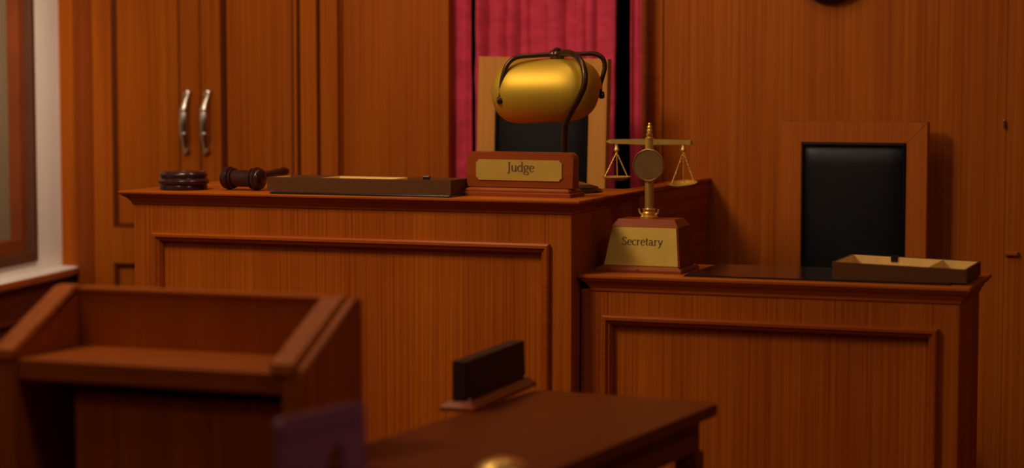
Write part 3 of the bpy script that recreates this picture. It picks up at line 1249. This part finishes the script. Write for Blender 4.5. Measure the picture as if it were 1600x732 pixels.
# ============================================================ PLASTIC CHAIR
# its back stands edge-on beside the lectern, along the room's depth
zct = .778
pn = at(437, 657, Z=zct)
pf = at(572, 627, Z=zct)
dd = pf - pn
ch = thing('plastic_chair', 'dark purple plastic chair back with arched slots in front of the lectern', 'chair', (pn.x, pn.y, 0), math.atan2(dd.y, dd.x))
CW = dd.length


def rounded(x0, z0, x1, z1, r):
    return [(x0, z0), (x1, z0)] + [(x1 - r + r * math.cos(R(a_)), z1 - r + r * math.sin(R(a_))) for a_ in (0, 22, 45, 68, 90)] + [(x0 + r - r * math.cos(R(a_)), z1 - r + r * math.sin(R(a_))) for a_ in (90, 68, 45, 22, 0)]


zs_ = zct - .030
bm = B()
prism(bm, rounded(0, zs_, CW, zct, .012), 'Y', 0, .014, .003)
obj('back_panel', bm, 'plastic', ch, 30)
bm = B()
slots = [CW * .64]
sw = CW * .115
right = CW
for k_, xc_ in enumerate(slots):
    arch = [(xc_ + sw * math.cos(R(a_)), zct - .100 + .050 * math.sin(R(a_))) for a_ in range(0, 181, 15)]
    left = (slots[k_ + 1] + xc_) / 2 if k_ + 1 < len(slots) else 0
    poly = [(right, .47), (right, zs_), (left, zs_), (left, .47), (arch[-1][0], .47)] + arch[::-1] + [(arch[0][0], .47)]
    prism(bm, poly, 'Y', .001, .013)
    right = left
obj('slotted_back', bm, 'plastic', ch, 30)
bm = B()
box(bm, (-.02, -.36, .43), (CW + .02, .012, .47), .01, 3)
obj('seat', bm, 'plastic', ch, 30)
for sx, sy in ((.0, -.02), (CW, -.02), (.0, -.34), (CW, -.34)):
    bm = B()
    tube(bm, [(sx, sy, .44), (sx + (-.02 if sx < .1 else .02), sy + (.02 if sy > -.2 else -.01), 0)], .018, 12, [.022, .014])
    obj('leg', bm, 'plastic', ch, 50)

# ============================================================ FRONT TABLE
ZT = .62
tl = at(839, 609.5, Z=ZT)
tr_ = at(1125, 630, Z=ZT)
tf = at(572, 690, Z=ZT)
ex = (tr_ - tl)
ex.z = 0
Wt = ex.length
rot = math.atan2(ex.y, ex.x)
tab = thing('side_table', 'low orange-brown wooden table in the foreground carrying the dark nameplate', 'table', (tl.x, tl.y, 0), rot)
# the two long edges converge a little less than square: use their mean direction
DT = .88
bm = B()
cr_ = .018


def rrect(x0, y0, x1, y1, r, n=6):
    out = []
    for cx_, cy_, a0 in ((x1 - r, y1 - r, 0), (x0 + r, y1 - r, 90), (x0 + r, y0 + r, 180), (x1 - r, y0 + r, 270)):
        for k_ in range(n + 1):
            a_ = R(a0 + 90 * k_ / n)
            out.append((cx_ + r * math.cos(a_), cy_ + r * math.sin(a_)))
    return out


prism(bm, rrect(0, -DT, Wt, 0, cr_), 'Z', ZT - .022, ZT, .005)
obj('table_top', bm, 'table_wood', tab, 30)
bm = B()
box(bm, (.03, -DT + .03, ZT - .09), (Wt - .03, -.03, ZT - .022))
obj('apron', bm, 'table_wood', tab)
for x_, y_ in ((.045, -.045), (Wt - .045, -.045), (.045, -DT + .045), (Wt - .045, -DT + .045)):
    bm = B()
    box(bm, (x_ - .022, y_ - .022, 0), (x_ + .022, y_ + .022, ZT - .09), .003)
    obj('leg', bm, 'table_wood', tab)

# nameplate on the table, seen from its back
na_ = at(738, 646, Z=ZT)
nb_ = at(836, 603, Z=ZT)
d_ = nb_ - na_
nrot = math.atan2(d_.y, d_.x)
LN = d_.length
na_ += Vector((.003, 0, 0))
nm = thing('desk_nameplate', 'dark upright nameplate on a moulded wooden foot on the foreground table', 'nameplate', (na_.x, na_.y, ZT), nrot)
bm = B()
level_rings(bm, .004, .004, LN - .004, .064, [(.004, 0), (.004, .008), (.0, .011), (-.006, .016), (-.008, .018)])
obj('foot', bm, 'red_wood', nm, 25)
bm = B()
hN = at(806, 530, Y=nb_.y).z - ZT
prism(bm, [(.018, .018), (.048, .018), (.048, hN), (.020, hN)], 'X', .012, LN - .016, .002)
obj('board', bm, 'dark_board', nm)
for x_ in (.022, LN - .022):
    bm = B()
    lathe(bm, [(0, .024), (.0045, .023), (.006, .019), (.005, .014), (.006, .010)], (x_, .018, 0), n=16)
    obj('brass_stud', bm, 'brass', nm, 40)

# brass call bell at the bottom edge
bp_ = at(786, 749, Z=ZT)
cb = thing('call_bell', 'shiny brass domed bell at the near end of the foreground table', 'bell', (bp_.x, bp_.y, ZT))
bm = B()
lathe(bm, [(0, 0), (.046, 0), (.048, .003), (.044, .007), (0, .007)], n=40)
obj('bell_base', bm, 'black', cb, 40)
bm = B()
lathe(bm, [(0, .009), (.044, .009)] + [(.044 * math.cos(R(a_)), .010 + .024 * math.sin(R(a_))) for a_ in range(0, 90, 8)] + [(0, .034)], n=40)
obj('bell_dome', bm, 'brass', cb, 50)
